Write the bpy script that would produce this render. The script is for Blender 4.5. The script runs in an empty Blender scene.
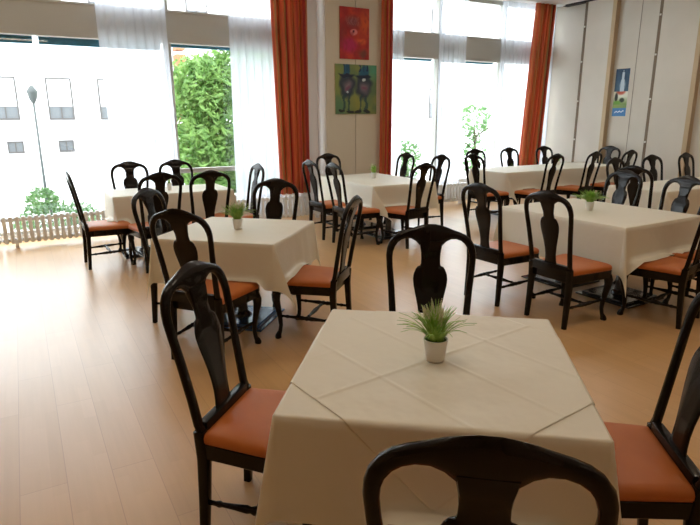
import bpy, bmesh, math, random
from mathutils import Vector, Matrix, noise
R = math.radians
sc = bpy.context.scene
col = sc.collection
PI = math.pi
YW, XE, ZC = 8.8, 9.99, 3.79          # window wall, panelled wall, ceiling
XL, YR = -2.6, -3.6                   # unseen walls behind and beside the viewer
ZT = 0.755                            # top of the cloth on a table

# ------------------------------------------------------------------ materials
def mat(name, color, rough=.5, metal=0, spec=.5, coat=0, coat_rough=.1):
    m = bpy.data.materials.new(name); m.use_nodes = True
    b = m.node_tree.nodes['Principled BSDF']
    b.inputs['Base Color'].default_value = (*color, 1)
    b.inputs['Roughness'].default_value = rough
    b.inputs['Metallic'].default_value = metal
    b.inputs['Specular IOR Level'].default_value = spec
    b.inputs['Coat Weight'].default_value = coat
    b.inputs['Coat Roughness'].default_value = coat_rough
    return m
def N(m, t, **kw):
    n = m.node_tree.nodes.new(t)
    for k, v in kw.items(): setattr(n, k, v)
    return n
def L(m, a, b): m.node_tree.links.new(a, b)
def bsdf(m): return m.node_tree.nodes['Principled BSDF']
def noise_var(m, c1, c2, scale=3, stretch=(1, 1, 1), detail=4, bump=0, lo=.35, hi=.65):
    tc = N(m, 'ShaderNodeTexCoord'); mp = N(m, 'ShaderNodeMapping'); nz = N(m, 'ShaderNodeTexNoise'); cr = N(m, 'ShaderNodeValToRGB')
    mp.inputs['Scale'].default_value = stretch
    nz.inputs['Scale'].default_value = scale; nz.inputs['Detail'].default_value = detail
    L(m, tc.outputs['Object'], mp.inputs['Vector']); L(m, mp.outputs['Vector'], nz.inputs['Vector']); L(m, nz.outputs['Fac'], cr.inputs['Fac'])
    cr.color_ramp.elements[0].position = lo; cr.color_ramp.elements[1].position = hi
    cr.color_ramp.elements[0].color = (*c1, 1); cr.color_ramp.elements[1].color = (*c2, 1)
    L(m, cr.outputs['Color'], bsdf(m).inputs['Base Color'])
    if bump:
        bp = N(m, 'ShaderNodeBump'); bp.inputs['Strength'].default_value = bump; bp.inputs['Distance'].default_value = .01
        L(m, nz.outputs['Fac'], bp.inputs['Height']); L(m, bp.outputs['Normal'], bsdf(m).inputs['Normal'])
    return m
M = {}
M['wood'] = noise_var(mat('dark_stained_wood', (.016, .010, .008), .27, spec=.10, coat=.26, coat_rough=.05), (.005, .0038, .0034), (.009, .006, .005), 8, (1, 1, .1))
M['seat'] = noise_var(mat('orange_seat_vinyl', (.5, .13, .05), .48), (.44, .115, .017), (.49, .14, .024), 5, bump=.03)
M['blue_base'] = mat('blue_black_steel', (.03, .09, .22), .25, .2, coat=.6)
M['base'] = mat('black_steel', (.02, .022, .03), .22, .3, coat=.6)
M['tabletop'] = mat('table_board', (.35, .2, .1), .5)
M['ceiling'] = mat('ceiling_paint', (.80, .80, .80), .9)
M['wall'] = mat('wall_paint', (.66, .62, .54), .8)
M['wall_white'] = mat('white_plaster', (.78, .78, .77), .8)
M['panel'] = noise_var(mat('beige_wall_panel', (.6, .56, .49), .55), (.60, .565, .50), (.64, .605, .54), 1.5)
M['pillar'] = mat('pillar_board', (.62, .565, .46), .6)
M['groove'] = mat('panel_gap', (.20, .155, .11), .7)
M['tan'] = mat('tan_shade_and_canvas', (.50, .38, .24), .6)
M['clip'] = mat('metal_clip', (.7, .68, .6), .35, .8)
M['frame'] = mat('window_frame_paint', (.5, .5, .47), .5)
M['band'] = noise_var(mat('transom_panel', (.42, .40, .34), .6), (.47, .465, .43), (.50, .495, .46), 1)
M['teal'] = mat('teal_awning', (.02, .17, .27), .7)
M['radiator'] = mat('radiator_enamel', (.80, .82, .84), .35)
M['pot'] = mat('white_pot', (.78, .76, .72), .45)
M['soil'] = mat('moss', (.03, .07, .02), .9)
M['leaf'] = noise_var(mat('grass_blade', (.12, .3, .05), .5), (.17, .38, .05), (.42, .62, .13), 30)
M['bloom'] = noise_var(mat('cream_bloom', (.6, .62, .35), .7), (.42, .52, .22), (.75, .70, .50), 60)
M['rear'] = mat('warm_bounce_wall', (.55, .38, .2), .6)  # unseen walls, colour chosen to warm the bounced light
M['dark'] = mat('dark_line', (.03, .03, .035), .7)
M['house'] = mat('white_render', (.85, .85, .86), .9)
M['shutter'] = mat('shutter', (.62, .62, .64), .7)
M['house_frame'] = mat('house_window_frame', (.07, .065, .065), .6)
M['house_glass'] = mat('house_window_glass', (.12, .13, .14), .3)
M['brick'] = mat('orange_brick', (.32, .13, .06), .9)
M['pavement'] = mat('pavement', (.5, .5, .48), .95)
M['lamp_metal'] = mat('grey_lamp_post', (.06, .07, .07), .6)
M['trunk'] = mat('bark', (.08, .06, .04), .9)

m = bpy.data.materials.new('off_white_tablecloth'); m.use_nodes = True; M['cloth'] = m
b = bsdf(m); b.inputs['Base Color'].default_value = (.82, .79, .67, 1); b.inputs['Roughness'].default_value = .5; b.inputs['Specular IOR Level'].default_value = .6
b.inputs['Sheen Weight'].default_value = .1
tr = N(m, 'ShaderNodeBsdfTranslucent'); tr.inputs['Color'].default_value = (.76, .62, .40, 1); mx = N(m, 'ShaderNodeMixShader'); mx.inputs[0].default_value = .12
L(m, b.outputs[0], mx.inputs[1]); L(m, tr.outputs[0], mx.inputs[2]); L(m, mx.outputs[0], m.node_tree.nodes['Material Output'].inputs['Surface'])
nz = N(m, 'ShaderNodeTexNoise'); nz.inputs['Scale'].default_value = 5; nz.inputs['Detail'].default_value = 3; tc = N(m, 'ShaderNodeTexCoord'); L(m, tc.outputs['Object'], nz.inputs['Vector'])
bp = N(m, 'ShaderNodeBump'); bp.inputs['Strength'].default_value = .32; bp.inputs['Distance'].default_value = .03
L(m, nz.outputs['Fac'], bp.inputs['Height']); L(m, bp.outputs['Normal'], b.inputs['Normal'])

# beech laminate floor, boards running towards the windows
m = mat('beech_laminate', (.5, .27, .1), .30, coat=.42, coat_rough=.32); M['floor'] = m; b = bsdf(m)
tc = N(m, 'ShaderNodeTexCoord'); sp = N(m, 'ShaderNodeSeparateXYZ'); cb = N(m, 'ShaderNodeCombineXYZ')
L(m, tc.outputs['Object'], sp.inputs[0]); L(m, sp.outputs['Y'], cb.inputs['X']); L(m, sp.outputs['X'], cb.inputs['Y'])
br = N(m, 'ShaderNodeTexBrick'); L(m, cb.outputs[0], br.inputs['Vector'])
br.inputs['Scale'].default_value = 1; br.inputs['Brick Width'].default_value = 1.3; br.inputs['Row Height'].default_value = .19; br.inputs['Mortar Size'].default_value = .0018
br.inputs['Mortar Smooth'].default_value = .3; br.offset = .37
br.inputs['Color1'].default_value = (.60, .365, .16, 1); br.inputs['Color2'].default_value = (.565, .335, .14, 1); br.inputs['Mortar'].default_value = (.46, .26, .11, 1)
b2 = N(m, 'ShaderNodeTexBrick'); L(m, cb.outputs[0], b2.inputs['Vector'])
b2.inputs['Scale'].default_value = 1; b2.inputs['Brick Width'].default_value = .42; b2.inputs['Row Height'].default_value = .0633; b2.inputs['Mortar Size'].default_value = 0; b2.offset = .41
b2.inputs['Color1'].default_value = (1, 1, 1, 1); b2.inputs['Color2'].default_value = (.95, .94, .92, 1)
mp = N(m, 'ShaderNodeMapping'); mp.inputs['Scale'].default_value = (26, 1.3, 1); L(m, tc.outputs['Object'], mp.inputs['Vector'])
nz = N(m, 'ShaderNodeTexNoise'); nz.inputs['Scale'].default_value = 1.2; nz.inputs['Detail'].default_value = 5; L(m, mp.outputs[0], nz.inputs['Vector'])
cr = N(m, 'ShaderNodeValToRGB'); cr.color_ramp.elements[0].color = (.92, .90, .88, 1); cr.color_ramp.elements[1].color = (1.06, 1.06, 1.06, 1); L(m, nz.outputs['Fac'], cr.inputs['Fac'])
m1 = N(m, 'ShaderNodeMixRGB', blend_type='MULTIPLY'); m1.inputs[0].default_value = 1; L(m, br.outputs['Color'], m1.inputs[1]); L(m, b2.outputs['Color'], m1.inputs[2])
m2 = N(m, 'ShaderNodeMixRGB', blend_type='MULTIPLY'); m2.inputs[0].default_value = 1; L(m, m1.outputs[0], m2.inputs[1]); L(m, cr.outputs[0], m2.inputs[2])
L(m, m2.outputs[0], b.inputs['Base Color'])

# sheer voile: lets most of the daylight through
m = bpy.data.materials.new('white_voile'); m.use_nodes = True; nt = m.node_tree; nt.nodes.clear(); M['sheer'] = m
o_ = N(m, 'ShaderNodeOutputMaterial'); t_ = N(m, 'ShaderNodeBsdfTransparent'); tl = N(m, 'ShaderNodeBsdfTranslucent'); df = N(m, 'ShaderNodeBsdfDiffuse')
tl.inputs['Color'].default_value = (.80, .84, .93, 1); df.inputs['Color'].default_value = (.85, .87, .93, 1)
a_ = N(m, 'ShaderNodeMixShader'); a_.inputs[0].default_value = .35; L(m, tl.outputs[0], a_.inputs[1]); L(m, df.outputs[0], a_.inputs[2])
b_ = N(m, 'ShaderNodeMixShader'); b_.inputs[0].default_value = .70; L(m, t_.outputs[0], b_.inputs[1]); L(m, a_.outputs[0], b_.inputs[2]); L(m, b_.outputs[0], o_.inputs['Surface'])
m = bpy.data.materials.new('window_glass'); m.use_nodes = True; m.node_tree.nodes.clear(); M['glass'] = m
o_ = N(m, 'ShaderNodeOutputMaterial'); t_ = N(m, 'ShaderNodeBsdfTransparent'); g_ = N(m, 'ShaderNodeBsdfGlossy'); g_.inputs['Roughness'].default_value = .02
t_.inputs['Color'].default_value = (.96, .98, .98, 1)
a_ = N(m, 'ShaderNodeMixShader'); a_.inputs[0].default_value = .05; L(m, t_.outputs[0], a_.inputs[1]); L(m, g_.outputs[0], a_.inputs[2]); L(m, a_.outputs[0], o_.inputs['Surface'])
# orange curtain with woven vertical stripes (u runs across the cloth)
m = mat('striped_orange_curtain', (.6, .14, .04), .8); M['curtain'] = m; b = bsdf(m)
uv = N(m, 'ShaderNodeUVMap'); uv.uv_map = 'UVMap'; sp = N(m, 'ShaderNodeSeparateXYZ'); L(m, uv.outputs[0], sp.inputs[0])
cb = N(m, 'ShaderNodeCombineXYZ'); L(m, sp.outputs['X'], cb.inputs['X'])
nz = N(m, 'ShaderNodeTexNoise'); nz.inputs['Scale'].default_value = 14; nz.inputs['Detail'].default_value = 3; L(m, cb.outputs[0], nz.inputs['Vector'])
cr = N(m, 'ShaderNodeValToRGB'); e = cr.color_ramp.elements
e[0].position = .42; e[0].color = (.40, .04, .03, 1); e[1].position = .60; e[1].color = (.42, .25, .10, 1)
k = e.new(.48); k.color = (.62, .13, .06, 1); k = e.new(.54); k.color = (.66, .22, .08, 1)
L(m, nz.outputs['Fac'], cr.inputs['Fac']); L(m, cr.outputs[0], b.inputs['Base Color'])
tl = N(m, 'ShaderNodeBsdfTranslucent'); L(m, cr.outputs[0], tl.inputs['Color']); mx = N(m, 'ShaderNodeMixShader'); mx.inputs[0].default_value = .3
L(m, b.outputs[0], mx.inputs[1]); L(m, tl.outputs[0], mx.inputs[2]); L(m, mx.outputs[0], m.node_tree.nodes['Material Output'].inputs['Surface'])
# leaves
def leafmat(name, c1, c2, tr=.35):
    m = noise_var(mat(name, c1, .5), c1, c2, 3.5, detail=6, lo=.3, hi=.7); b = bsdf(m)
    cr = [n for n in m.node_tree.nodes if n.bl_idname == 'ShaderNodeValToRGB'][0]
    tl = N(m, 'ShaderNodeBsdfTranslucent'); L(m, cr.outputs[0], tl.inputs['Color']); mx = N(m, 'ShaderNodeMixShader'); mx.inputs[0].default_value = tr
    L(m, b.outputs[0], mx.inputs[1]); L(m, tl.outputs[0], mx.inputs[2]); L(m, mx.outputs[0], m.node_tree.nodes['Material Output'].inputs['Surface'])
    return m
M['tree_leaf'] = leafmat('tree_leaf', (.05, .15, .02), (.25, .42, .11))
M['bush_leaf'] = leafmat('bush_leaf', (.06, .17, .05), (.16, .30, .10))
M['paint'] = mat('painted_canvas', (1, 1, 1), .6)
a = N(M['paint'], 'ShaderNodeVertexColor'); a.layer_name = 'Col'; L(M['paint'], a.outputs['Color'], bsdf(M['paint']).inputs['Base Color'])

# ------------------------------------------------------------------ helpers
def tag(o, label=None, cat=None, group=None, kind=None):
    if label: o['label'] = label
    if cat: o['category'] = cat
    if group: o['group'] = group
    if kind: o['kind'] = kind
    return o
def empty(name, loc=(0, 0, 0), rz=0):
    o = bpy.data.objects.new(name, None); o.empty_display_size = .1; col.objects.link(o); o.location = loc; o.rotation_euler = (0, 0, rz); return o
def obj(name, bm, m, parent=None, smooth=False, angle=None):
    me = bpy.data.meshes.new(name); bmesh.ops.recalc_face_normals(bm, faces=bm.faces); bm.to_mesh(me); bm.free()
    o = bpy.data.objects.new(name, me); col.objects.link(o); me.materials.append(m)
    if smooth:
        for p in me.polygons: p.use_smooth = True
        if angle:
            try: me.set_sharp_from_angle(angle=R(angle))
            except Exception: pass
    if parent: o.parent = parent
    return o
def box(bm, x0, x1, y0, y1, z0, z1, bev=0):
    vs = [bm.verts.new((x, y, z)) for x in (x0, x1) for y in (y0, y1) for z in (z0, z1)]
    fs = [bm.faces.new([vs[i] for i in q]) for q in ((0, 1, 3, 2), (4, 6, 7, 5), (0, 4, 5, 1), (2, 3, 7, 6), (0, 2, 6, 4), (1, 5, 7, 3))]
    if bev:
        es = list({e for f in fs for e in f.edges}); bmesh.ops.bevel(bm, geom=es, offset=bev, segments=2, affect='EDGES', profile=.6)
def tube(bm, pts, rad, n=8, square=False):
    pts = [Vector(p) for p in pts]; rings = []
    for i, p in enumerate(pts):
        d = (pts[min(i + 1, len(pts) - 1)] - pts[max(i - 1, 0)]).normalized()
        ref = Vector((1, 0, 0)) if abs(d.x) < .9 else Vector((0, 1, 0))
        a = d.cross(ref).normalized(); b_ = d.cross(a).normalized(); r = rad[i] if hasattr(rad, '__len__') else rad
        ring = []
        for k in range(n):
            t = 2 * PI * (k + .5) / n; c, s = math.cos(t), math.sin(t)
            if square:
                e = .38; c = math.copysign(abs(c) ** e, c); s = math.copysign(abs(s) ** e, s)
            ring.append(bm.verts.new(p + a * (c * r) + b_ * (s * r)))
        rings.append(ring)
    for i in range(len(rings) - 1):
        for k in range(n): bm.faces.new((rings[i][k], rings[i][(k + 1) % n], rings[i + 1][(k + 1) % n], rings[i + 1][k]))
    bm.faces.new(rings[0]); bm.faces.new(rings[-1])
def lathe(bm, prof, n=20, c=(0, 0, 0)):
    rings = [[bm.verts.new((c[0] + r * math.cos(2 * PI * k / n), c[1] + r * math.sin(2 * PI * k / n), c[2] + z)) for k in range(n)] for r, z in prof]
    for i in range(len(rings) - 1):
        for k in range(n): bm.faces.new((rings[i][k], rings[i][(k + 1) % n], rings[i + 1][(k + 1) % n], rings[i + 1][k]))
    bm.faces.new(rings[0]); bm.faces.new(rings[-1])
def dup(root, name=None):
    r = root.copy(); col.objects.link(r)
    for ch in root.children:
        c = ch.copy(); col.objects.link(c); c.parent = r
        for g in ch.children:
            d = g.copy(); col.objects.link(d); d.parent = c
    return r

# ------------------------------------------------------------------ the room
def shell(name, boxes, m, parent=None):
    bm = bmesh.new()
    for b in boxes: box(bm, *b)
    o = obj(name, bm, m, parent)
    if not parent: o['kind'] = 'structure'
    return o
shell('floor', [(XL, XE, YR, YW, -.12, 0)], M['floor'])
shell('ceiling', [(XL - .2, XE + .2, YR - .2, YW + .25, ZC, ZC + .2)], M['ceiling'])
shell('wall_left', [(XL - .15, XL, YR, YW, 0, ZC)], M['rear'])
shell('wall_rear', [(XL, XE, YR - .15, YR, 0, ZC)], M['rear'])
wr = shell('wall_right', [(XE, XE + .15, YR, YW, 0, ZC)], M['panel'])
# shallow raised wall panels with dark seams and metal clips
seams = [8.00, 6.46, 4.9, 3.3, 1.7, .1, -1.5]
ends = [7.34, 5.70, 4.16, 2.56, .96, -.64, -2.2]
shell('raised_panel', [(XE - .10, XE + .01, e, s - .03, .0, ZC - .03) for s, e in zip(seams, ends)], M['panel'], wr)
shell('panel_return', [(XE - .108, XE + .01, e - .05, e + .03, .0, ZC - .03) for e in ends], M['tan'], wr)  # tan colour puts the shade on the side faces of the raised panels
shell('panel_seam', [(XE - .104, XE + .02, s - .075, s - .02, 0, ZC - .03) for s in seams] + [(XE - .006, XE + .002, s - .78 - .38, s - .775 - .38, 0, ZC - .03) for s in seams[:3]], M['groove'], wr)
shell('seam_clip', [(XE - .12, XE - .05, s - .06, s - .035, z, z + .03) for s in seams for z in (.4, 1.15, 1.9, 2.65, 3.3)], M['clip'], wr)
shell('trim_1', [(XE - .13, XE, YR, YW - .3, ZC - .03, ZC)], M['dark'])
# window wall
shell('wall_window', [(XL, 2.0, YW, YW + .2, 0, .08), (2.0, XE, YW, YW + .2, 0, .41), (4.39, 5.47, YW, YW + .2, .08, ZC), (XE - .12, XE + .1, YW, YW + .2, .08, ZC), (XL - .1, XL + .3, YW, YW + .2, .08, ZC)], M['wall_white'])
bm = bmesh.new(); box(bm, 4.39, 5.47, 8.42, YW, 0, ZC); box(bm, 4.05, 4.39, YW - .10, YW + .1, 0, ZC); pl = obj('wall_pillar', bm, M['wall_white']); pl['kind'] = 'structure'
shell('pillar_panel', [(4.405, 4.942, 8.395, 8.42, 0, ZC), (4.953, 5.46, 8.395, 8.42, 0, ZC)], M['pillar'], pl); shell('panel_seam', [(4.942, 4.953, 8.41, 8.42, 0, ZC)], M['groove'], pl)
shell('trim_2', [(XL + .3, 4.39, YW - .02, YW + .16, 2.69, 3.07)], M['band'])
shell('trim_3', [(5.47, XE - .12, YW - .02, YW + .16, 2.69, 3.07)], M['band'])
def window(n, x0, x1, mull, trans):
    fr = [(x0, x1, YW + .02, YW + .12, .08, .12), (x0, x1, YW + .02, YW + .12, ZC - .07, ZC), (x0, x1, YW - .035, YW + .1, 3.07, 3.10), (x0, x1, YW - .035, YW + .1, 2.66, 2.69),
          (x0, x0 + .05, YW + .02, YW + .12, .12, ZC - .07), (x1 - .05, x1, YW + .02, YW + .12, .12, ZC - .07)]
    fr += [(x - w, x + w, YW + .0, YW + .12, z0, z1) for x, w, z0, z1 in mull] + [(a, b, YW + .03, YW + .11, z - .035, z + .035) for a, b, z in trans]
    o = shell('window_%d' % n, fr, M['frame'])
    bm = bmesh.new(); box(bm, x0, x1, YW + .065, YW + .071, .10, 2.68); box(bm, x0, x1, YW + .065, YW + .071, 3.08, ZC - .03); obj('glass', bm, M['glass'], o)
window(1, XL + .3, 4.39, [(2.05, .045, .12, 2.66), (2.05, .04, 3.1, ZC - .07), (-.9, .04, .12, ZC - .07)], [(2.09, 4.35, .83)])
window(2, 5.47, XE - .12, [(8.6, .04, .12, ZC - .07), (7.0, .04, .12, ZC - .07)], [])
# rolled awnings showing as a teal strip under the transoms
for i, (x0, x1, z0) in enumerate([(XL + .4, .34, 2.575), (.41, 1.98, 2.575), (2.1, 4.3, 2.63), (6.1, 6.95, 2.635), (7.05, 8.5, 2.635)]):
    bm = bmesh.new(); box(bm, x0, x1, YW + .16, YW + .24, z0, 2.70, .01)
    tag(obj('awning', bm, M['teal']), ['teal rolled awning under transom, far left pane', 'teal rolled awning under the transom, left of the sheer curtain', 'thin teal rolled awning above the pane with the green tree',
        'teal rolled awning strip in right window, beside red curtain', 'teal rolled awning strip in right window, nearer the room corner'][i], 'awning', 'teal awnings outside the windows')

# radiators
def radiator(x0, x1, label, y=8.28, z0=.055, z1=.40):
    r = empty('radiator', ((x0 + x1) / 2, y + .06, 0)); tag(r, label, 'radiator', 'low white radiators under the windows')
    w = (x1 - x0) / 2; bm = bmesh.new(); n = int((x1 - x0) / .073)
    for i in range(n):
        x = -w + (i + .5) * 2 * w / n
        box(bm, x - .023, x + .023, -.032, .032, z0, z1, .008)
    obj('radiator_fins', bm, M['radiator'], r, True, 40)
    bm = bmesh.new(); tube(bm, [(-w, 0, z0 + .04), (w, 0, z0 + .04)], .024, 10); tube(bm, [(-w, 0, z1 - .04), (w, 0, z1 - .04)], .024, 10)
    obj('header_pipe', bm, M['radiator'], r, True)
    for s in (-1, 1):
        bm = bmesh.new(); box(bm, s * (w - .15) - .02, s * (w - .15) + .02, -.04, .04, 0, z0 + .05); obj('foot', bm, M['radiator'], r)
for a in [(-2.2, -.34, 'low white radiator at the left edge of the photo'), (-.32, 1.52, 'low white ribbed radiator in front of the outdoor bush, left window'),
          (1.54, 3.0, 'low white ribbed radiator behind the far left table'), (3.02, 4.32, 'low white ribbed radiator below striped orange curtain beside the pillar')]:
    radiator(a[0], a[1], a[2])
for a in [(5.52, 7.4, 'low white radiator below right window, behind chairs of the middle far table'), (7.42, 9.3, 'low white radiator below right window, behind the long far table')]:
    radiator(a[0], a[1], a[2])

# ------------------------------------------------------------------ curtains
def drape(name, x0, x1, y, z0, z1, pleat, amp, m, bx0=None, bx1=None, seed=0, th=.002):
    bx0 = x0 if bx0 is None else bx0; bx1 = x1 if bx1 is None else bx1
    random.seed(seed); n = max(12, int((x1 - x0) / pleat * 10)); nz = 14
    bm = bmesh.new(); uvl = bm.loops.layers.uv.new('UVMap'); V = []
    ph = random.random() * 6
    for j in range(nz + 1):
        t = j / nz; row = []
        xa = x0 + (bx0 - x0) * t; xb = x1 + (bx1 - x1) * t
        for i in range(n + 1):
            u = i / n; w = u * (x1 - x0) / pleat
            d = amp * (math.sin(w * 2 * PI + ph + .5 * math.sin(3 * w + seed) + .25 * t) + .35 * math.sin(w * 4.3 + seed + t))
            x = xa + (xb - xa) * u + .12 * pleat * math.sin(w * 2 * PI * 2 + ph)
            row.append(bm.verts.new((x, y + d * (.8 + .35 * t), z1 + (z0 - z1) * t)))
        V.append(row)
    for j in range(nz):
        for i in range(n):
            f = bm.faces.new((V[j][i], V[j][i + 1], V[j + 1][i + 1], V[j + 1][i]))
            for l, (a, b_) in zip(f.loops, ((i, j), (i + 1, j), (i + 1, j + 1), (i, j + 1))): l[uvl].uv = (a / n * (x1 - x0) * 1.6 + seed, b_ / nz)
    me = bpy.data.meshes.new(name); bm.to_mesh(me); bm.free()
    for p in me.polygons: p.use_smooth = True
    o = bpy.data.objects.new(name, me); col.objects.link(o); me.materials.append(m)
    if th:
        s = o.modifiers.new('thickness', 'SOLIDIFY'); s.thickness = th
    return o
G = 'orange striped curtains'
tag(drape('curtain', 3.54, 4.16, 8.56, .40, ZC - .01, .125, .04, M['curtain'], 3.62, 4.16, 3), 'wide orange and red striped curtain left of the pillar', 'curtain', G)
tag(drape('curtain', 5.40, 5.64, 8.33, .40, ZC - .01, .09, .025, M['curtain'], 5.38, 5.64, 5), 'narrow red orange curtain right of the pillar with two paintings', 'curtain', G)
tag(drape('curtain', 9.12, 9.62, 8.50, .40, ZC - .01, .11, .04, M['curtain'], 8.92, 9.44, 8), 'orange striped curtain in the corner beside the panelled wall', 'curtain', G)
G = 'white sheer curtains'
for a in [(1.10, 1.99, 1.14, 2.03, 11, 'white sheer curtain in the left window, left of the tree'), (2.93, 3.66, 2.90, 3.70, 12, 'white sheer curtain between the tree and the orange striped curtain'),
          (5.72, 6.12, 5.7, 6.06, 13, 'white sheer curtain next to the narrow red curtain'), (6.86, 7.52, 6.9, 7.45, 14, 'white sheer curtain in the middle of the right window'),
          (8.38, 9.26, 8.42, 9.1, 15, 'white sheer curtain left of the corner orange curtain'),
          (9.50, 9.86, 9.42, 9.84, 16, 'narrow white sheer curtain between the corner orange curtain and panelled wall')]:
    tag(drape('sheer_curtain', a[0], a[1], 8.66, .10, ZC - .01, .12, .014, M['sheer'], a[2], a[3], a[4], 0), a[5], 'curtain', G)
bm = bmesh.new(); box(bm, XL + .1, 4.35, 8.50, 8.70, ZC - .02, ZC); ra = obj('trim_4', bm, M['ceiling']); ra['kind'] = 'structure'
bm = bmesh.new(); box(bm, 5.5, XE - .1, 8.45, 8.70, ZC - .02, ZC); ra = obj('trim_5', bm, M['ceiling']); ra['kind'] = 'structure'

# ------------------------------------------------------------------ chairs
def rake(z):
    if z > .45: return -.225 - .115 * ((z - .45) / .62) ** 1.1
    return -.205 - .035 * (1 - z / .45)
OUT = [(.206, .43), (.207, .5), (.210, .6), (.219, .74), (.229, .85), (.233, .91), (.230, .945), (.220, .978), (.200, 1.006), (.176, 1.024), (.145, 1.037), (.11, 1.048), (.08, 1.060), (.05, 1.069), (.02, 1.074)]
INN = [(.166, .43), (.168, .5), (.173, .6), (.184, .74), (.196, .85), (.199, .90), (.196, .928), (.187, .955), (.172, .977), (.154, .991), (.130, .999), (.103, .998), (.078, .985), (.056, .962), (.02, .955)]
def make_chair():
    t = empty('dining_chair')
    # curved back frame
    bm = bmesh.new(); prs = [(o, i) for o, i in zip(OUT, INN)]
    prs = [((-o[0], o[1]), (-i[0], i[1])) for o, i in prs] + [(o, i) for o, i in reversed(prs)]
    rings = []
    for o, i in prs:
        O = Vector((o[0], rake(o[1]), o[1])); I = Vector((i[0], rake(i[1]), i[1])); c = (O + I) / 2; a = (O - I) / 2
        nrm = Vector((0, 1, .18)).normalized(); th = .0155
        ring = []
        for k in range(10):
            w = 2 * PI * k / 10; cw, sw = math.cos(w), math.sin(w)
            ring.append(bm.verts.new(c + a * math.copysign(abs(cw) ** .75, cw) + nrm * th * math.copysign(abs(sw) ** .75, sw)))
        rings.append(ring)
    for r0, r1 in zip(rings, rings[1:]):
        for k in range(10): bm.faces.new((r0[k], r0[(k + 1) % 10], r1[(k + 1) % 10], r1[k]))
    bm.faces.new(rings[0]); bm.faces.new(rings[-1])
    obj('back_frame', bm, M['wood'], t, True, 60)
    # vase-shaped splat
    S = [(.985, .060), (.96, .056), (.93, .051), (.90, .049), (.872, .050), (.862, .054), (.858, .066), (.845, .076), (.82, .086), (.795, .089), (.76, .085), (.71, .074), (.66, .063), (.61, .054), (.565, .050), (.525, .052), (.49, .060), (.45, .072)]
    bm = bmesh.new(); fr, bk = [], []
    for z, w in S:
        y = rake(z) + .012 * math.sin(PI * (.985 - z) / .535)
        rf, rb = [], []
        for u in (-1, -.93, -.5, 0, .5, .93, 1):
            th_ = .006 + .009 * max(0, min(1, (z - .90) / .05)); q = th_ * .4 if abs(u) > .97 else th_
            rf.append(bm.verts.new((u * w, y + q, z))); rb.append(bm.verts.new((u * w, y - q - .001, z)))
        fr.append(rf); bk.append(rb)
    for g in (fr, bk):
        for r0, r1 in zip(g, g[1:]):
            for k in range(6): bm.faces.new((r0[k], r0[k + 1], r1[k + 1], r1[k]))
    for r0, r1, q0, q1 in zip(fr, fr[1:], bk, bk[1:]):
        bm.faces.new((r0[0], r1[0], q1[0], q0[0])); bm.faces.new((r0[-1], r1[-1], q1[-1], q0[-1]))
    bm.faces.new(fr[0] + bk[0][::-1]); bm.faces.new(fr[-1] + bk[-1][::-1])
    obj('splat', bm, M['wood'], t, True, 50)
    # rear and front legs
    for s in (-1, 1):
        bm = bmesh.new(); tube(bm, [(s * .187, rake(.46), .475), (s * .187, -.217, .36), (s * .189, -.226, .18), (s * .191, -.238, 0)], [.022, .023, .020, .017], 12, True)
        obj('leg', bm, M['wood'], t, True, 50)
    for s in (-1, 1):
        P = [(.200, .200, .42, .026), (.206, .208, .38, .033), (.214, .218, .34, .034), (.214, .218, .30, .030), (.206, .208, .24, .024), (.197, .198, .17, .019), (.194, .194, .10, .0155), (.198, .200, .055, .015), (.206, .210, .030, .021), (.209, .214, .012, .026), (.208, .212, 0, .024)]
        bm = bmesh.new(); tube(bm, [(s * a, b, c) for a, b, c, d in P], [d for *_, d in P], 10)
        obj('leg', bm, M['wood'], t, True, 50)
    # seat rail and orange pad
    def outline(inset, n=5):
        hb, hf, yb, yf, r = .205 - inset, .238 - inset, -.215 + inset, .238 - inset, .045
        pts = []
        for cx, cy, a0 in ((hf - r, yf - r, 0), (-(hf - r), yf - r, 90), (-(hb - .012), yb + .012, 180), (hb - .012, yb + .012, 270)):
            rr = r if cy > 0 else .012
            for k in range(n + 1):
                w = R(a0 + 90 * k / n); pts.append((cx + rr * math.cos(w), cy + rr * math.sin(w) + (0 if cy < 0 else .012 * (1 - (cx / hf) ** 2))))
        return pts
    def loft(bm, levels):
        rings = [[bm.verts.new((x, y, z)) for x, y in outline(ins)] for z, ins in levels]
        for r0, r1 in zip(rings, rings[1:]):
            n = len(r0)
            for k in range(n): bm.faces.new((r0[k], r0[(k + 1) % n], r1[(k + 1) % n], r1[k]))
        bm.faces.new(rings[0]); bm.faces.new(rings[-1])
    bm = bmesh.new(); loft(bm, [(.362, .004), (.366, 0), (.424, 0), (.428, .004)]); obj('seat_rail', bm, M['wood'], t, True, 40)
    bm = bmesh.new(); box(bm, -.17, .17, -.245, -.205, .425, .50, .008); obj('back_rail', bm, M['wood'], t, True, 40)
    bm = bmesh.new(); loft(bm, [(.426, .004), (.436, .0), (.452, .001), (.463, .006), (.470, .016), (.475, .034), (.479, .07), (.481, .13)])
    obj('seat', bm, M['seat'], t, True, 50)
    # turned H stretcher
    def turned(bm, a, b):
        a, b = Vector(a), Vector(b); prof = [(0, .010), (.10, .010), (.14, .014), (.17, .010), (.30, .0125), (.42, .017), (.46, .013), (.50, .019), (.54, .013), (.58, .017), (.70, .0125), (.83, .010), (.86, .014), (.9, .010), (1, .010)]
        tube(bm, [a.lerp(b, q) for q, _ in prof], [r for _, r in prof], 8)
    for s in (-1, 1):
        bm = bmesh.new(); turned(bm, (s * .189, -.222, .165), (s * .196, .196, .175)); obj('stretcher', bm, M['wood'], t, True)
    bm = bmesh.new(); turned(bm, (-.192, -.01, .17), (.192, -.01, .17)); obj('stretcher', bm, M['wood'], t, True)
    return t
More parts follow.
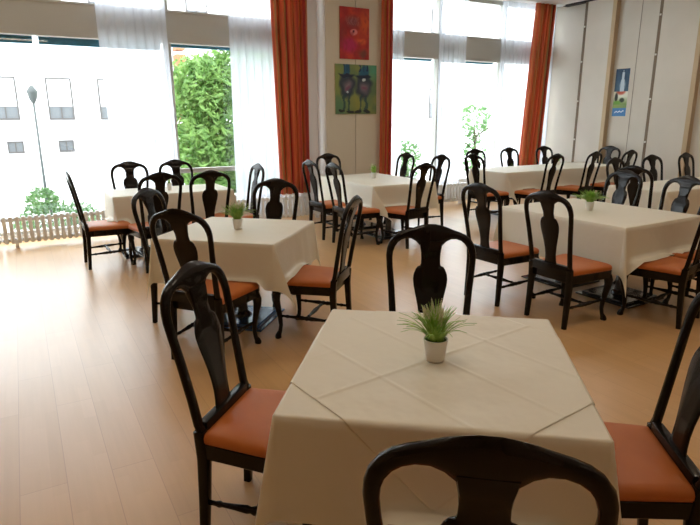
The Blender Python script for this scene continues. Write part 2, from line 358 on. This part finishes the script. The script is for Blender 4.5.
GT = {1: 'chairs at the near table', 2: 'chairs at the middle left table', 3: 'chairs at the far left table', 4: 'chairs at the middle far table', 5: 'chairs at the long far right table', 6: 'chairs at the middle right table', 7: 'chairs at the table by the panelled wall'}
W = 'dark chair with orange seat'
CH = [  # x, y, facing angle, table, label
 (.75, 1.90, -46, 1, W + ' at left side of the near table, whole back visible'),
 (.87, .90, 50, 1, 'dark wood chair nearest the viewer, its back cut by the bottom edge'),
 (1.67, 1.08, 143, 1, W + ' at right of the near table, cut by the right edge'),
 (1.61, 2.03, -127, 1, 'dark wood chair behind the near table, back rising beyond the potted plant'),
 (1.055, 3.745, 39, 2, W + ' at near side of the middle left table, back turned'),
 (1.09, 4.54, -42, 2, 'dark wood chair at the left side of the middle left table, crest reflecting pale sky'),
 (1.82, 3.73, 134, 2, W + ' seen side on, right of the middle left table'),
 (1.77, 4.65, -138, 2, 'dark wood chair behind the middle left table, in front of the orange curtain radiator'),
 (.75, 6.83, 1, 3, W + ' in profile, alone at left end of the far left table'),
 (1.17, 7.55, -98, 3, 'dark wood chair behind the far left table, left of two, against the bright window'),
 (1.83, 7.55, -86, 3, 'dark wood chair behind the far left table, right of two, against the green tree'),
 (1.20, 6.42, 96, 3, 'dark wood chair on the near side of the far left table, left of two'),
 (1.72, 6.35, 94, 3, 'dark chair on near side of the far left table, right of two, below the tree'),
 (2.19, 6.65, 180, 3, 'dark wood chair seen edge on before the sheer curtain, right end of far left table'),
 (3.67, 6.90, 2, 4, 'dark wood chair on left side of the middle far table, farther left of the pair'),
 (3.71, 6.29, -1, 4, 'dark wood chair on left side of the middle far table, nearer one of the pair'),
 (4.22, 7.64, -84, 4, 'dark wood chair at the back of the middle far table, before the pillar'),
 (5.02, 7.48, 180, 4, 'dark wood chair on the right of the middle far table, by the red curtain'),
 (4.24, 5.96, 103, 4, W + ' at near side of the table before the pillar'),
 (5.19, 6.82, 178, 4, 'dark chair right of the middle far table, seat turned left, bright window behind'),
 (7.0, 7.38, -90, 5, 'dark wood chair behind left corner of the long far right table, mostly hidden by another'),
 (6.36, 6.66, -2, 5, 'dark wood chair at the left end of the long far right table'),
 (7.86, 7.42, -90, 5, 'dark wood chair behind the long far table, left of the corner curtain'),
 (8.78, 7.42, -90, 5, 'dark wood chair behind the long far table, beside the plant near the corner'),
 (7.05, 6.33, 98, 5, W + ' at the long far table, leftmost of near row'),
 (8.02, 6.38, 98, 5, W + ' at the long far table, second of near row'),
 (9.50, 7.05, 183, 5, 'dark wood chair at right end of the long far table, crest shining blue'),
 (8.92, 6.36, 95, 5, 'dark wood chair on the near side of the long far table, rightmost of its row'),
 (7.11, 4.66, -84, 7, 'dark chair behind the table by the panelled wall, leftmost and half hidden'),
 (8.02, 4.74, -92, 7, 'dark chair behind the white table by the panelled wall, before the dark seam'),
 (8.96, 4.77, -86, 7, 'dark wood chair behind the white table by the panelled wall, farthest right'),
 (5.16, 3.77, 173, 6, 'dark wood chair behind the middle right table, splat shining blue, left of two'),
 (6.41, 4.05, 2, 7, 'dark brown chair at left end of the white table by the panelled wall'),
 (5.08, 3.08, 172, 6, 'dark wood chair behind the middle right table, cut by the right edge'),
 (3.70, 3.65, 3, 6, W + ' left of middle right table, farther of two'),
 (3.76, 2.96, 0, 6, W + ' left of middle right table, nearer of two'),
 (4.45, 2.59, 100, 6, W + ' under near side of the middle right table'),
 (5.03, 2.55, 98, 6, 'dark wood chair mostly outside the right edge, only a sliver of orange seat'),
]
proto = make_chair()
for i, (x, y, a, g, lab) in enumerate(CH):
    o = proto if i == 0 else dup(proto)
    o.location = (x, y, 0); o.rotation_euler = (0, 0, R(a - 90)); tag(o, lab, 'chair', GT[g])

# ------------------------------------------------------------------ tables and cloths
def seat_hit(wx, wy):
    for x, y, a, g, lab in CH:
        t = R(a - 90); dx, dy = wx - x, wy - y; lx = math.cos(t) * dx + math.sin(t) * dy; ly = -math.sin(t) * dx + math.cos(t) * dy
        hw = .222 + (ly + .2) * .075
        if abs(lx) < hw + .006 and -.20 < ly < .262: return lx, ly, t
    return None
def cloth(name, cx, cy, th, w, d, drop, seed, free=False, fold=.11, lean=(.2, -.2, .2, -.2), ztop=ZT, ripple=.018, off=0., rot45=False):
    hw, hd = w / 2 + .006 + off, d / 2 + .006 + off
    nz = lambda *p: noise.noise(Vector(p))
    def axis(h):
        a = [h * math.sin(PI / 2 * k / 12) for k in range(13)]
        b_ = [h + .0025, h + .006, h + .012] + [h + .012 + (drop - .012) * k / 12 for k in range(1, 13)]
        p = a + b_; return [-q for q in reversed(p[1:])] + p
    A, B = axis(hw), axis(hd); bm = bmesh.new(); grid = []
    c, s = math.cos(th), math.sin(th); RR = .012
    def fall(q):    # arc length past the edge -> (outwards, down)
        if q < RR * PI / 2: w_ = q / RR; return RR * math.sin(w_), RR * (1 - math.cos(w_))
        q2 = q - RR * PI / 2; return RR + q2 * .05, RR + q2 * .998
    for a in A:
        row = []
        for b_ in B:
            sa, sb = (1 if a > 0 else -1), (1 if b_ > 0 else -1); da, db = max(0, abs(a) - hw), max(0, abs(b_) - hd)
            x = sa * min(abs(a), hw); y = sb * min(abs(b_), hd); z = 0.
            if da > 0 and db > 0:
                r = math.hypot(da, db); ph = math.atan2(db, da); s2 = math.sin(2 * ph); k = lean[(0 if sa > 0 else 1) + (0 if sb > 0 else 2)]
                o_, dn = fall(r)
                g = r * fold * s2 ** .8
                ex = sa * (g * .707 + o_ * math.cos(ph) ** 2); ey = sb * (g * .707 + o_ * math.sin(ph) ** 2)
                tw = r * k * s2 * .8; ex += sa * tw; ey -= sb * tw
                zz = dn * dn - g * g * .8 - tw * tw; z = -math.sqrt(max(zz, 0)); x += ex; y += ey
            elif da > 0 or db > 0:
                q = max(da, db); o_, dn = fall(q); u = (b_ if da > 0 else a); t_ = (q / drop) ** 1.3
                edge = 1 - (abs(u) / (hd if da > 0 else hw)) ** 6
                o_ += t_ * edge * (ripple * math.sin(u * 9 + seed * 1.7 + (2 if da > 0 else 0) + sa * sb) + ripple * .9 * nz(u * 3.2, seed, sa + 3 * sb)) 
                o_ += t_ * edge * .005 * math.sin(u * 23 + 5 * nz(u * 2, seed * 2.1, sa - sb) + seed) * (ripple > .01)
                z = -dn
                if da > 0: x += sa * o_
                else: y += sb * o_
            else:
                z = .0006 * nz(a * 4, b_ * 4, seed)
            wx, wy, wz = cx + c * x - s * y, cy + s * x + c * y, ztop + z
            row.append([wx, wy, wz, da > 0 and db > 0 and free, y])
        grid.append(row)
    V = []
    for row in grid:
        r_ = []
        for wx, wy, wz, x, y in row:
            if wz < .492 and not x:
                h = seat_hit(wx, wy)
                if h:   # cloth lies over the seat pad
                    ex = .489 - wz; t = h[2]
                    k = min(ex * .75, .10); nx, ny = wx + math.sin(t) * k, wy - math.cos(t) * k
                    wx, wy, wz = nx, ny, .487 + .004 * ex
            r_.append(bm.verts.new((wx - cx, wy - cy, wz)))
        V.append(r_)
    for r0, r1 in zip(V, V[1:]):
        for k in range(len(r0) - 1): bm.faces.new((r0[k], r0[k + 1], r1[k + 1], r1[k]))
    o = obj(name, bm, M['cloth'], None, True); o.location = (cx, cy, 0)
    return o
def table(cx, cy, th, w, d, n, label):
    t = empty('dining_table', (cx, cy, 0), th); tag(t, label, 'table', 'cloth-covered dining tables')
    bm = bmesh.new(); box(bm, -w / 2, w / 2, -d / 2, d / 2, ZT - .034, ZT - .006, .004); obj('tabletop', bm, M['tabletop'], t)
    long_x = w >= d; Ls = (w if long_x else d)
    for k in range(n):
        u = (k - (n - 1) / 2) * Ls / n; px, py = (u, 0) if long_x else (0, u)
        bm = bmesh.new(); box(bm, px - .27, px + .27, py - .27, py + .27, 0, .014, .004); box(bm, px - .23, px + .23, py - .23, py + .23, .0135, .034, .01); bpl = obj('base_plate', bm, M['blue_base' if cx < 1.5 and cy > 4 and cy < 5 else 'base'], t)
        bm = bmesh.new(); lathe(bm, [(.075, .034), (.07, .05), (.046, .065), (.042, .12), (.042, .66), (.07, .70), (.16, ZT - .036)], 20, (px, py, 0)); obj('pedestal', bm, M['base'], t, True, 40)
    return t
T = [  # cx, cy, theta, w, d, pedestals, drop, table label, cloth label
 (1.237, 1.512, R(-38.8), .935, .95, 1, .36, 'square pedestal table nearest the viewer, under white cloth', 'off-white tablecloth on the near table, corners hanging at bottom of photo'),
 (1.442, 4.295, R(-43.5), .935, .935, 1, .345, 'square pedestal table at middle left with glossy flat base plate', 'off-white tablecloth on the middle left table, one corner hanging in front'),
 (1.55, 7.20, 0, 1.38, .72, 2, .36, 'table at far left near the radiator, under white cloth', 'off-white tablecloth on the far left table before the big window'),
 (4.40, 6.93, 0, .99, 1.50, 2, .37, 'table in front of the pillar with two paintings, under white cloth', 'off-white tablecloth on the middle far table in front of the pillar'),
 (8.08, 7.03, 0, 2.80, .84, 3, .37, 'long table at far right corner, under white cloth', 'white tablecloth on the long table in the far right corner'),
 (4.645, 3.42, R(1.5), 1.08, 1.32, 2, .40, 'large table at middle right, under white cloth', 'cream tablecloth on the middle right table, corner hanging beside orange seats'),
 (8.0, 4.27, 0, 2.9, .76, 3, .37, 'table by the panelled wall behind the middle right table', 'white tablecloth on the table by the panelled wall'),
]
LEAN = [(.1, -.1, .1, .1), (.0, .1, .22, .0), (.2, -.2, .15, -.2), (.2, -.2, .15, -.5), (.2, -.2, .2, -.35), (.2, .1, .25, -.05), (.2, -.2, .2, -.3)]
for i, (cx, cy, th, w, d, n, drop, tl_, cl_) in enumerate(T):
    table(cx, cy, th, w, d, n, tl_)
    tag(cloth('tablecloth', cx, cy, th, w, d, drop, i + 1, lean=LEAN[i], free=i in (2, 3), ripple=.003 if i == 0 else .018, fold=.14 if i == 5 else .11), cl_, 'tablecloth', 'off-white tablecloths')

# folded overlay cloth laid cornerwise on the near table
def overlay(cx, cy, th, w, d, half):
    c, s = math.cos(th), math.sin(th); bm = bmesh.new(); hw, hd = w / 2 + .006, d / 2 + .006; n = 170
    q45 = math.sqrt(.5); V = []
    cre = [-.27, 0, .265]
    for i in range(n + 1):
        r_ = []
        for j in range(n + 1):
            p = -half + 2 * half * i / n; q = -half + 2 * half * j / n
            x, y = (p - q) * q45, (p + q) * q45
            z = .0012
            for k in cre:
                z += .0023 * math.exp(-((p - k) / .007) ** 2)
            z += .0028 * math.exp(-(q / .007) ** 2) + .0008 * math.exp(-((q - .27) / .007) ** 2)
            z += .0008 * noise.noise(Vector((p * 7, q * 7, 3))) + .0006
            sx, sy = (1 if x > 0 else -1), (1 if y > 0 else -1); ax, ay = abs(x) - hw, abs(y) - hd
            for aa, isx in ((ax, 1), (ay, 0)):
                if aa > 0:
                    rr = .015; w_ = min(aa / rr, PI / 2); e_ = max(0, aa - rr * PI / 2)
                    o_ = rr * math.sin(w_) + .06 * e_; z = z * math.cos(w_) - rr * (1 - math.cos(w_)) - e_
                    if isx: x = sx * (hw + o_)
                    else: y = sy * (hd + o_)
            x_, y_ = x, y
            wx, wy, wz = cx + c * x_ - s * y_, cy + s * x_ + c * y_, ZT + z
            if wz < .50 and seat_hit(wx, wy): wz = .50
            r_.append(bm.verts.new((wx - cx, wy - cy, wz)))
        V.append(r_)
    for r0, r1 in zip(V, V[1:]):
        for k in range(n): bm.faces.new((r0[k], r0[k + 1], r1[k + 1], r1[k]))
    o = obj('overlay_cloth', bm, M['cloth'], None, True); o.location = (cx, cy, 0)
    sd = o.modifiers.new('hem', 'SOLIDIFY'); sd.thickness = .0008; sd.offset = 1
    return o
tag(overlay(T[0][0], T[0][1], T[0][2], T[0][3], T[0][4], .535), 'square off-white overlay cloth with fold creases, laid cornerwise on the near table', 'tablecloth')

# ------------------------------------------------------------------ potted plants
def plant(x, y, label, seed, s=1., blades=95, blooms=9, H=.145, spread=.09, pot_h=.082, pot_r=.042, droopers=14, z=ZT + .002):
    random.seed(seed); t = empty('potted_plant', (x, y, z)); tag(t, label, 'plant', 'small potted plants on the tables')
    bm = bmesh.new(); lathe(bm, [(pot_r * .72, 0), (pot_r * .74, .002), (pot_r, pot_h), (pot_r * .93, pot_h), (pot_r * .9, pot_h - .008)], 24); obj('pot', bm, M['pot'], t, True, 40)
    bm = bmesh.new(); lathe(bm, [(pot_r * .88, pot_h - .02), (pot_r * .88, pot_h - .006), (pot_r * .3, pot_h + .006)], 14)
    obj('soil', bm, M['soil'], t, True)
    bm = bmesh.new()
    def blade(a, r0, lean_, h, wd, droop):
        pts = []
        for k in range(6):
            u = k / 5; rr = r0 + lean_ * (u ** 1.6); zz = pot_h - .005 + h * (u - droop * u ** 3)
            pts.append(Vector((rr * math.cos(a), rr * math.sin(a), zz)))
        tn = Vector((-math.sin(a), math.cos(a), 0)); prev = None
        for k, p in enumerate(pts):
            w_ = wd * (1 - (k / 5) ** 2) + .0004
            cur = (bm.verts.new(p - tn * w_), bm.verts.new(p + Vector((0, 0, -.0012))), bm.verts.new(p + tn * w_))
            if prev:
                bm.faces.new((prev[0], prev[1], cur[1], cur[0])); bm.faces.new((prev[1], prev[2], cur[2], cur[1]))
            prev = cur
    for k in range(blades): blade(random.random() * 2 * PI, random.random() * pot_r * .6, random.uniform(.01, spread * .8), random.uniform(.5, .95) * H, random.uniform(.0024, .0042) * s, random.uniform(0, .25))
    for k in range(droopers): blade(random.random() * 2 * PI, pot_r * .6, random.uniform(.8, 1.25) * spread, random.uniform(.55, .8) * H, .0034 * s, random.uniform(.25, .6))
    obj('leaves', bm, M['leaf'], t, True)
    if blooms:
        for k in range(blooms):
            bm = bmesh.new()
            a = random.random() * 2 * PI; r_ = random.uniform(.3, 1.25) * pot_r * .95; p0 = Vector((r_ * math.cos(a), r_ * math.sin(a), pot_h + random.uniform(.42, .62) * H)); dr = Vector((math.cos(a) * .45, math.sin(a) * .45, 1)).normalized()
            h = random.uniform(.3, .42) * H
            for q in range(11):
                for w_ in range(4):
                    b2_ = a + w_ * PI / 2 + q * .7; c_ = p0 + dr * h * q / 10 + Vector((math.cos(b2_), math.sin(b2_), 0)) * .0065 * (1.05 - q / 10)
                    bmesh.ops.create_icosphere(bm, subdivisions=1, radius=.0036 * (1.2 - .8 * q / 10), matrix=Matrix.Translation(c_))
            obj('flower_spike', bm, M['bloom'], t, True)
    return t
plant(1.214, 1.494, 'white pot of green blades and cream flower spikes on the near table', 1, z=ZT + .006, s=1.25, blades=150, droopers=30, spread=.095, pot_r=.045, blooms=10)
plant(1.435, 4.29, 'white pot of green blades and pale spikes on the middle left table', 2, H=.15, s=1.7, spread=.14, droopers=26, blades=170, blooms=12)
plant(4.43, 7.0, 'small potted plant on the middle far table in front of the pillar', 3, s=1.7, H=.15, spread=.07, blades=70, blooms=7)
plant(4.60, 3.46, 'white pot of bushy bright green grass on the middle right table', 4, s=2.2, blades=240, blooms=0, H=.13, spread=.115, droopers=60)
plant(8.45, 7.12, 'potted green plant on the long table in the far right corner', 5, s=2, blades=110, blooms=0, H=.15, spread=.12)
plant(1.55, 7.15, 'slim pale pot with small blooms on the far left table', 6, blades=20, blooms=6, H=.10, spread=.03, pot_h=.085, pot_r=.032, droopers=0)

# ------------------------------------------------------------------ pictures
def picture(name, label, x0, x1, z0, z1, fn, nx, nz_, place, th=.02, cat='painting'):
    w, h = x1 - x0, z1 - z0; t = empty(name, *place); tag(t, label, cat)
    bm = bmesh.new(); cl = bm.loops.layers.float_color.new('Col'); V = [[bm.verts.new((-w / 2 + w * i / nx, -th, -h / 2 + h * j / nz_)) for i in range(nx + 1)] for j in range(nz_ + 1)]
    lin = lambda v: tuple((max(0, min(1, q / 255)) ** 2.2) for q in v)
    for j in range(nz_):
        for i in range(nx):
            f = bm.faces.new((V[j][i], V[j][i + 1], V[j + 1][i + 1], V[j + 1][i])); ccc = lin(fn((i + .5) / nx, (j + .5) / nz_))
            for l in f.loops: l[cl] = (*ccc, 1)
    me = bpy.data.meshes.new('painted_face'); bm.to_mesh(me); bm.free(); o = bpy.data.objects.new('painted_face' if cat == 'painting' else 'printed_face', me); col.objects.link(o); me.materials.append(M['paint']); o.parent = t
    bm = bmesh.new(); box(bm, -w / 2, w / 2, -th + .0008, 0, -h / 2, h / 2); obj('canvas' if cat == 'painting' else 'backing_sheet', bm, M['pot'] if cat != 'painting' else M['tan'], t)
def mixc(a, b, t): t = max(0, min(1, t)); return tuple(p + (q - p) * t for p, q in zip(a, b))
def blob(u, v, cx, cy, rx, ry, soft=.25): return max(0, min(1, (1 - math.hypot((u - cx) / rx, (v - cy) / ry)) / soft))
def nse(u, v, s, k=0): return noise.noise(Vector((u * s, v * s, k)))
def red_art(u, v):
    u += .05 * nse(u, v, 6, 9); v += .03 * nse(u, v, 6, 4)
    c = mixc((190, 60, 42), (150, 30, 35), .5 + nse(u, v, 4)); c = mixc(c, (205, 85, 40), blob(u, v, .85, .7, .35, .35, .8)); c = mixc(c, (215, 95, 50), blob(u, v, .7, .35, .3, .08, .6))
    c = mixc(c, (175, 35, 80), blob(u, v, .32, .27, .36, .2, .5)); c = mixc(c, (120, 70, 75), blob(u, v, .45, .72, .32, .17, .7) * .8)
    for k in range(6):
        x = .26 + k * .075; w = abs(u - x - .02 * math.sin(v * 30 + k)); 
        if w < .012 and .66 < v < .82: c = mixc(c, (190, 140, 135), .3)
    c = mixc(c, (215, 130, 125), blob(u, v, .47, .52, .13, .06)); c = mixc(c, (90, 25, 40), blob(u, v, .47, .535, .035, .02)); c = mixc(c, (110, 60, 50), blob(u, v, .8, .12, .2, .12, .6)); c = mixc(c, (110, 35, 40), blob(u, v, .1, .5, .16, .3, .8) * .6)
    return mixc(c, (120, 25, 35), .35 * max(0, nse(u, v, 11, 5)) * 2)
def green_art(u, v):
    u += .06 * nse(u, v, 7, 2); v += .05 * nse(u, v, 7, 8)
    c = mixc((128, 138, 80), (92, 118, 84), .5 + nse(u, v, 5)); c = mixc(c, (140, 142, 72), blob(u, v, .52, .2, .22, .3, .8)); c = mixc(c, (130, 145, 80), blob(u, v, .1, .65, .2, .5, .8)); c = mixc(c, (80, 150, 120), blob(u, v, .95, .9, .3, .3, .8)); c = mixc(c, (90, 130, 95), blob(u, v, .1, .1, .3, .3, .8))
    for cx, hy in ((.28, .82), (.68, .80)):
        c = mixc(c, (40, 50, 75), blob(u, v, cx, .58, .22, .30, .3) * .85); c = mixc(c, (35, 90, 120), blob(u, v, cx, hy + .06, .13, .16, .3)); c = mixc(c, (25, 40, 65), blob(u, v, cx, hy - .04, .22, .045, .3))
        c = mixc(c, (138, 115, 130), blob(u, v, cx + .02, .56 - .03 * (cx > .5), .13 + .03 * (cx > .5), .16, .8) * .9); c = mixc(c, (120, 75, 100), blob(u, v, cx + .03, .52, .10, .05, .7)); c = mixc(c, (190, 205, 210), blob(u, v, cx + .02, .70 if cx > .5 else .45, .035, .03))
        for dx in (-.06, .05):
            if abs(u - cx - dx - .01 * math.sin(v * 18)) < .025 and .04 < v < .4: c = mixc(c, (35, 65, 75), .75)
        for dx in (-.1, .0, .08):
            if abs(u - cx - dx) < .012 and v > .86: c = (30, 50, 85)
        c = mixc(c, (40, 45, 50), blob(u, v, cx - .12, .05, .1, .035)); c = mixc(c, (40, 45, 50), blob(u, v, cx + .1, .05, .1, .035))
    return c
def poster_art(u, v):
    if v > .52:
        c = mixc((70, 100, 125), (45, 75, 105), (v - .52) * 2 + nse(u, v, 6) * .5); c = mixc(c, (170, 195, 215), blob(u, v, .55, .66, .25, .14, .5)); 
        if abs(u - .55) < .07 * (1.25 - v) * 3 and v < .92: c = (190, 210, 225)
        if abs(u - .55) < .02 and v < .97: c = (190, 208, 222)
    elif v > .25:
        c = mixc((225, 228, 215), (120, 150, 85), (.42 - v) * 6); c = mixc(c, (195, 95, 75), blob(u, v, .5, .53, .4, .09, .4)); c = mixc(c, (55, 60, 55), blob(u, v, .2, .40, .14, .12, .4)); c = mixc(c, (60, 75, 60), blob(u, v, .62, .34, .22, .06, .4)); c = mixc(c, (110, 165, 70), blob(u, v, .3, .29, .3, .05, .4))
    elif v > .17: c = mixc((150, 170, 95), (120, 150, 100), u)
    else:
        c = (75, 130, 190)
        if abs(v - .095 - .012 * math.sin(u * 26) - .02 * (u - .5)) < .012 and .18 < u < .85: c = (215, 230, 240)
    return c
picture('painting', 'red abstract painting with a pink form, upper one on the pillar', 4.64, 5.19, 2.53, 3.31, red_art, 44, 62, ((4.915, 8.394, 2.92),))
picture('painting', 'green painting of two dark blue hatted figures, lower one on the pillar', 4.55, 5.34, 1.67, 2.45, green_art, 62, 62, ((4.945, 8.394, 2.06),))
picture('poster', 'narrow blue and green poster with a white tower on the panelled wall', 0, .29, 1.62, 2.48, poster_art, 30, 80, ((XE - .001, 7.085, 2.05), R(-90)), .003, 'poster')

# ------------------------------------------------------------------ outside
bm = bmesh.new(); box(bm, -40, 60, YW + .2, 60, -.4, -.25); tag(obj('pavement', bm, M['pavement']), kind='structure')
bd = empty('apartment_building', (8, 22, -.25)); tag(bd, 'overexposed white building with shuttered windows across the street', 'building')
bm = bmesh.new(); box(bm, -30, 24, 0, 8, 0, 13); obj('wall', bm, M['house'], bd)
def bwin(x0, x1, z0, z1, sh):
    a = bmesh.new(); x0 -= 8; x1 -= 8; z0 += .25; z1 += .25
    for q in ((x0 - .05, x0, z0, z1), (x1, x1 + .05, z0, z1), (x0 - .05, x1 + .05, z0 - .06, z0), (x0 - .05, x1 + .05, z1, z1 + .05), ((x0 + x1) / 2 - .02, (x0 + x1) / 2 + .02, z0, z0 + (z1 - z0) * sh)): box(a, q[0], q[1], -.06, .0, q[2], q[3])
    w = obj('window', a, M['house_frame'], bd)
    a = bmesh.new(); box(a, x0, x1, -.02, .0, z0, z0 + (z1 - z0) * sh); obj('pane', a, M['house_glass'], w)
    if sh < .99: a = bmesh.new(); box(a, x0, x1, -.05, .0, z0 + (z1 - z0) * sh, z1); obj('shutter', a, M['shutter'], w)
for x in (-.55, 1.08, 2.67, 5.9, 9.2, 17.0):
    w_ = .68
    bwin(x, x + w_, 1.63, 2.88, .3 if x < 5 else .5)
    bwin(x, x + w_, 5.0, 6.3, .3)
for x in (-.26, 1.25, 4.4, 7.6, 10.5): bwin(x, x + .38, .56, .85, 1)
bm = bmesh.new()
for k in range(9): box(bm, 5.25, 5.55, 21.3, 21.9, -.25 + k * .6, .2 + k * .6)
tag(obj('brick_column', bm, M['brick']), 'orange brick column glimpsed at upper left of the green tree', 'column')
lp = empty('street_lamp', (.395, 14, -.25)); tag(lp, 'tall grey street lamp outside the left window', 'street lamp')
bm = bmesh.new(); tube(bm, [(0, 0, 0), (0, 0, .6), (0, 0, 2.2)], [.04, .028, .022], 10); obj('pole', bm, M['lamp_metal'], lp, True)
bm = bmesh.new(); lathe(bm, [(.03, 2.18), (.07, 2.25), (.10, 2.38), (.11, 2.42), (.05, 2.5), (.02, 2.54)], 16); obj('lamp_shade', bm, M['lamp_metal'], lp, True)
def foliage(bm, n, cen, rad, size, seed, shell_=.55):
    random.seed(seed)
    for k in range(n):
        d = Vector((random.gauss(0, 1), random.gauss(0, 1), random.gauss(0, 1))).normalized(); r_ = random.uniform(shell_, 1) ** .6
        r_ *= 1 + .22 * noise.noise(d * 2.3 + Vector((seed, 0, 0)))
        p = Vector((cen[0] + d.x * rad[0] * r_, cen[1] + d.y * rad[1] * r_, cen[2] + d.z * rad[2] * r_))
        a = Vector((random.gauss(0, 1), random.gauss(0, 1), random.gauss(-.3, .7))).normalized(); b_ = a.cross(Vector((random.gauss(0, .6), -1, random.gauss(.5, .5)))).normalized()
        s_ = size * random.uniform(.6, 1.3); nn = a.cross(b_) * s_ * .15
        v = [bm.verts.new(p - a * s_), bm.verts.new(p + b_ * s_ * .36 + nn), bm.verts.new(p + a * s_), bm.verts.new(p - b_ * s_ * .36 + nn)]
        bm.faces.new((v[0], v[1], v[2])); bm.faces.new((v[0], v[2], v[3]))
def shrub(name, label, cat, x, y, z0, blobs, size, m, trunk_h, group=None):
    t = empty(name, (x, y, z0)); tag(t, label, cat, group)
    bm = bmesh.new()
    for i, (n, c_, r_) in enumerate(blobs): foliage(bm, n, c_, r_, size, i + int(x * 10), .45)
    me = bpy.data.meshes.new('foliage'); bm.to_mesh(me); bm.free(); o = bpy.data.objects.new('foliage', me); col.objects.link(o); me.materials.append(m); o.parent = t
    bm = bmesh.new(); tube(bm, [(0, 0, 0), (.05, 0, trunk_h * .5), (-.03, 0, trunk_h)], [.06 * trunk_h ** .5, .04 * trunk_h ** .5, .015], 8)
    for k in range(6):
        a = k * 1.05; tube(bm, [(0, 0, trunk_h * (.3 + .1 * k)), (math.cos(a) * .3 * trunk_h, math.sin(a) * .3 * trunk_h, trunk_h * (.5 + .1 * k))], [.02 * trunk_h ** .5, .006], 6)
    obj('trunk', bm, M['trunk'], t, True)
shrub('leafy_tree', 'lush green tree filling the pane right of the sheer curtain', 'tree', 4.3, 12.6, -.25,
      [(4200, (0, 0, 1.6), (1.25, 1.1, 1.45)), (2600, (-.75, -.2, 1.1), (.72, .8, .95)), (2200, (-.75, 0, 2.35), (.68, .7, .85)), (2600, (.5, .1, 2.9), (1.1, .9, .95)), (1500, (-.2, -.2, .55), (1.2, .8, .6)), (1500, (1.2, 0, 1.2), (.9, .9, 1.1))], .095, M['tree_leaf'], 2.4)
shrub('garden_bush', 'green bush outside behind the left radiator at the lamp post foot', 'bush', .33, 10.2, -.25,
      [(700, (0, 0, .30), (.55, .4, .28)), (350, (-.1, 0, .58), (.26, .3, .24)), (260, (.45, 0, .28), (.3, .3, .22))], .05, M['bush_leaf'], .5)
shrub('garden_bush', 'green bush outside the right window, above the middle far chairs', 'bush', 8.0, 11.2, -.25,
      [(420, (0, 0, .95), (.38, .35, .42)), (200, (0, 0, .5), (.3, .3, .4))], .06, M['bush_leaf'], 1.1)
shrub('garden_bush', 'thin green sapling outside the right window, left of the corner curtain', 'bush', 10.3, 11.4, -.25,
      [(330, (0, 0, 1.75), (.42, .35, .5)), (160, (0, 0, .9), (.35, .3, .5))], .075, M['bush_leaf'], 1.7)

# ------------------------------------------------------------------ light
w = bpy.data.worlds.new('World'); sc.world = w; w.use_nodes = True
bg = w.node_tree.nodes['Background']; bg.inputs['Color'].default_value = (.93, .97, 1, 1); bg.inputs['Strength'].default_value = 6.8
def area(name, loc, rot, sx, sy, e, c):
    l = bpy.data.lights.new(name, 'AREA'); l.shape = 'RECTANGLE'; l.size = sx; l.size_y = sy; l.energy = e; l.color = c
    o = bpy.data.objects.new(name, l); col.objects.link(o); o.location = loc; o.rotation_euler = rot
for x in (.5, 4.0, 7.5):
    for y in (-1.5, 2.0, 5.5): area('ceiling_fill', (x, y, ZC - .03), (0, 0, 0), 1.2, .3, 6 if y < 0 else 15, (1, .82, .62) if y < 5 else (1, .92, .80))  # added fill lights under the ceiling, out of view, to brighten the room

# ------------------------------------------------------------------ camera
f, pitch, roll, yaw, H = 564.755, .2512548, -.0036419, .5218261, 1.6133263
cam = bpy.data.cameras.new('Camera'); co = bpy.data.objects.new('Camera', cam); col.objects.link(co); sc.camera = co
cam.sensor_fit = 'HORIZONTAL'; cam.sensor_width = 36; cam.lens = f * 36 / 700; cam.clip_start = .05; cam.clip_end = 200
fw = Vector((math.sin(yaw) * math.cos(pitch), math.cos(yaw) * math.cos(pitch), -math.sin(pitch))); rt = Vector((math.cos(yaw), -math.sin(yaw), 0)); up = rt.cross(fw)
r2 = rt * math.cos(roll) + up * math.sin(roll); u2 = -rt * math.sin(roll) + up * math.cos(roll)
co.matrix_world = Matrix(((r2.x, u2.x, -fw.x, 0), (r2.y, u2.y, -fw.y, 0), (r2.z, u2.z, -fw.z, H), (0, 0, 0, 1)))
vs = sc.view_settings; sc.display_settings.display_device = 'sRGB'; vs.view_transform = 'Standard'; vs.look = 'None'; vs.exposure = .32; vs.gamma = 1; vs.use_curve_mapping = False
cy = sc.cycles; cy.max_bounces = 8; cy.diffuse_bounces = 5; cy.glossy_bounces = 3; cy.transparent_max_bounces = 12; cy.transmission_bounces = 4; cy.use_denoising = True; cy.sample_clamp_indirect = 8
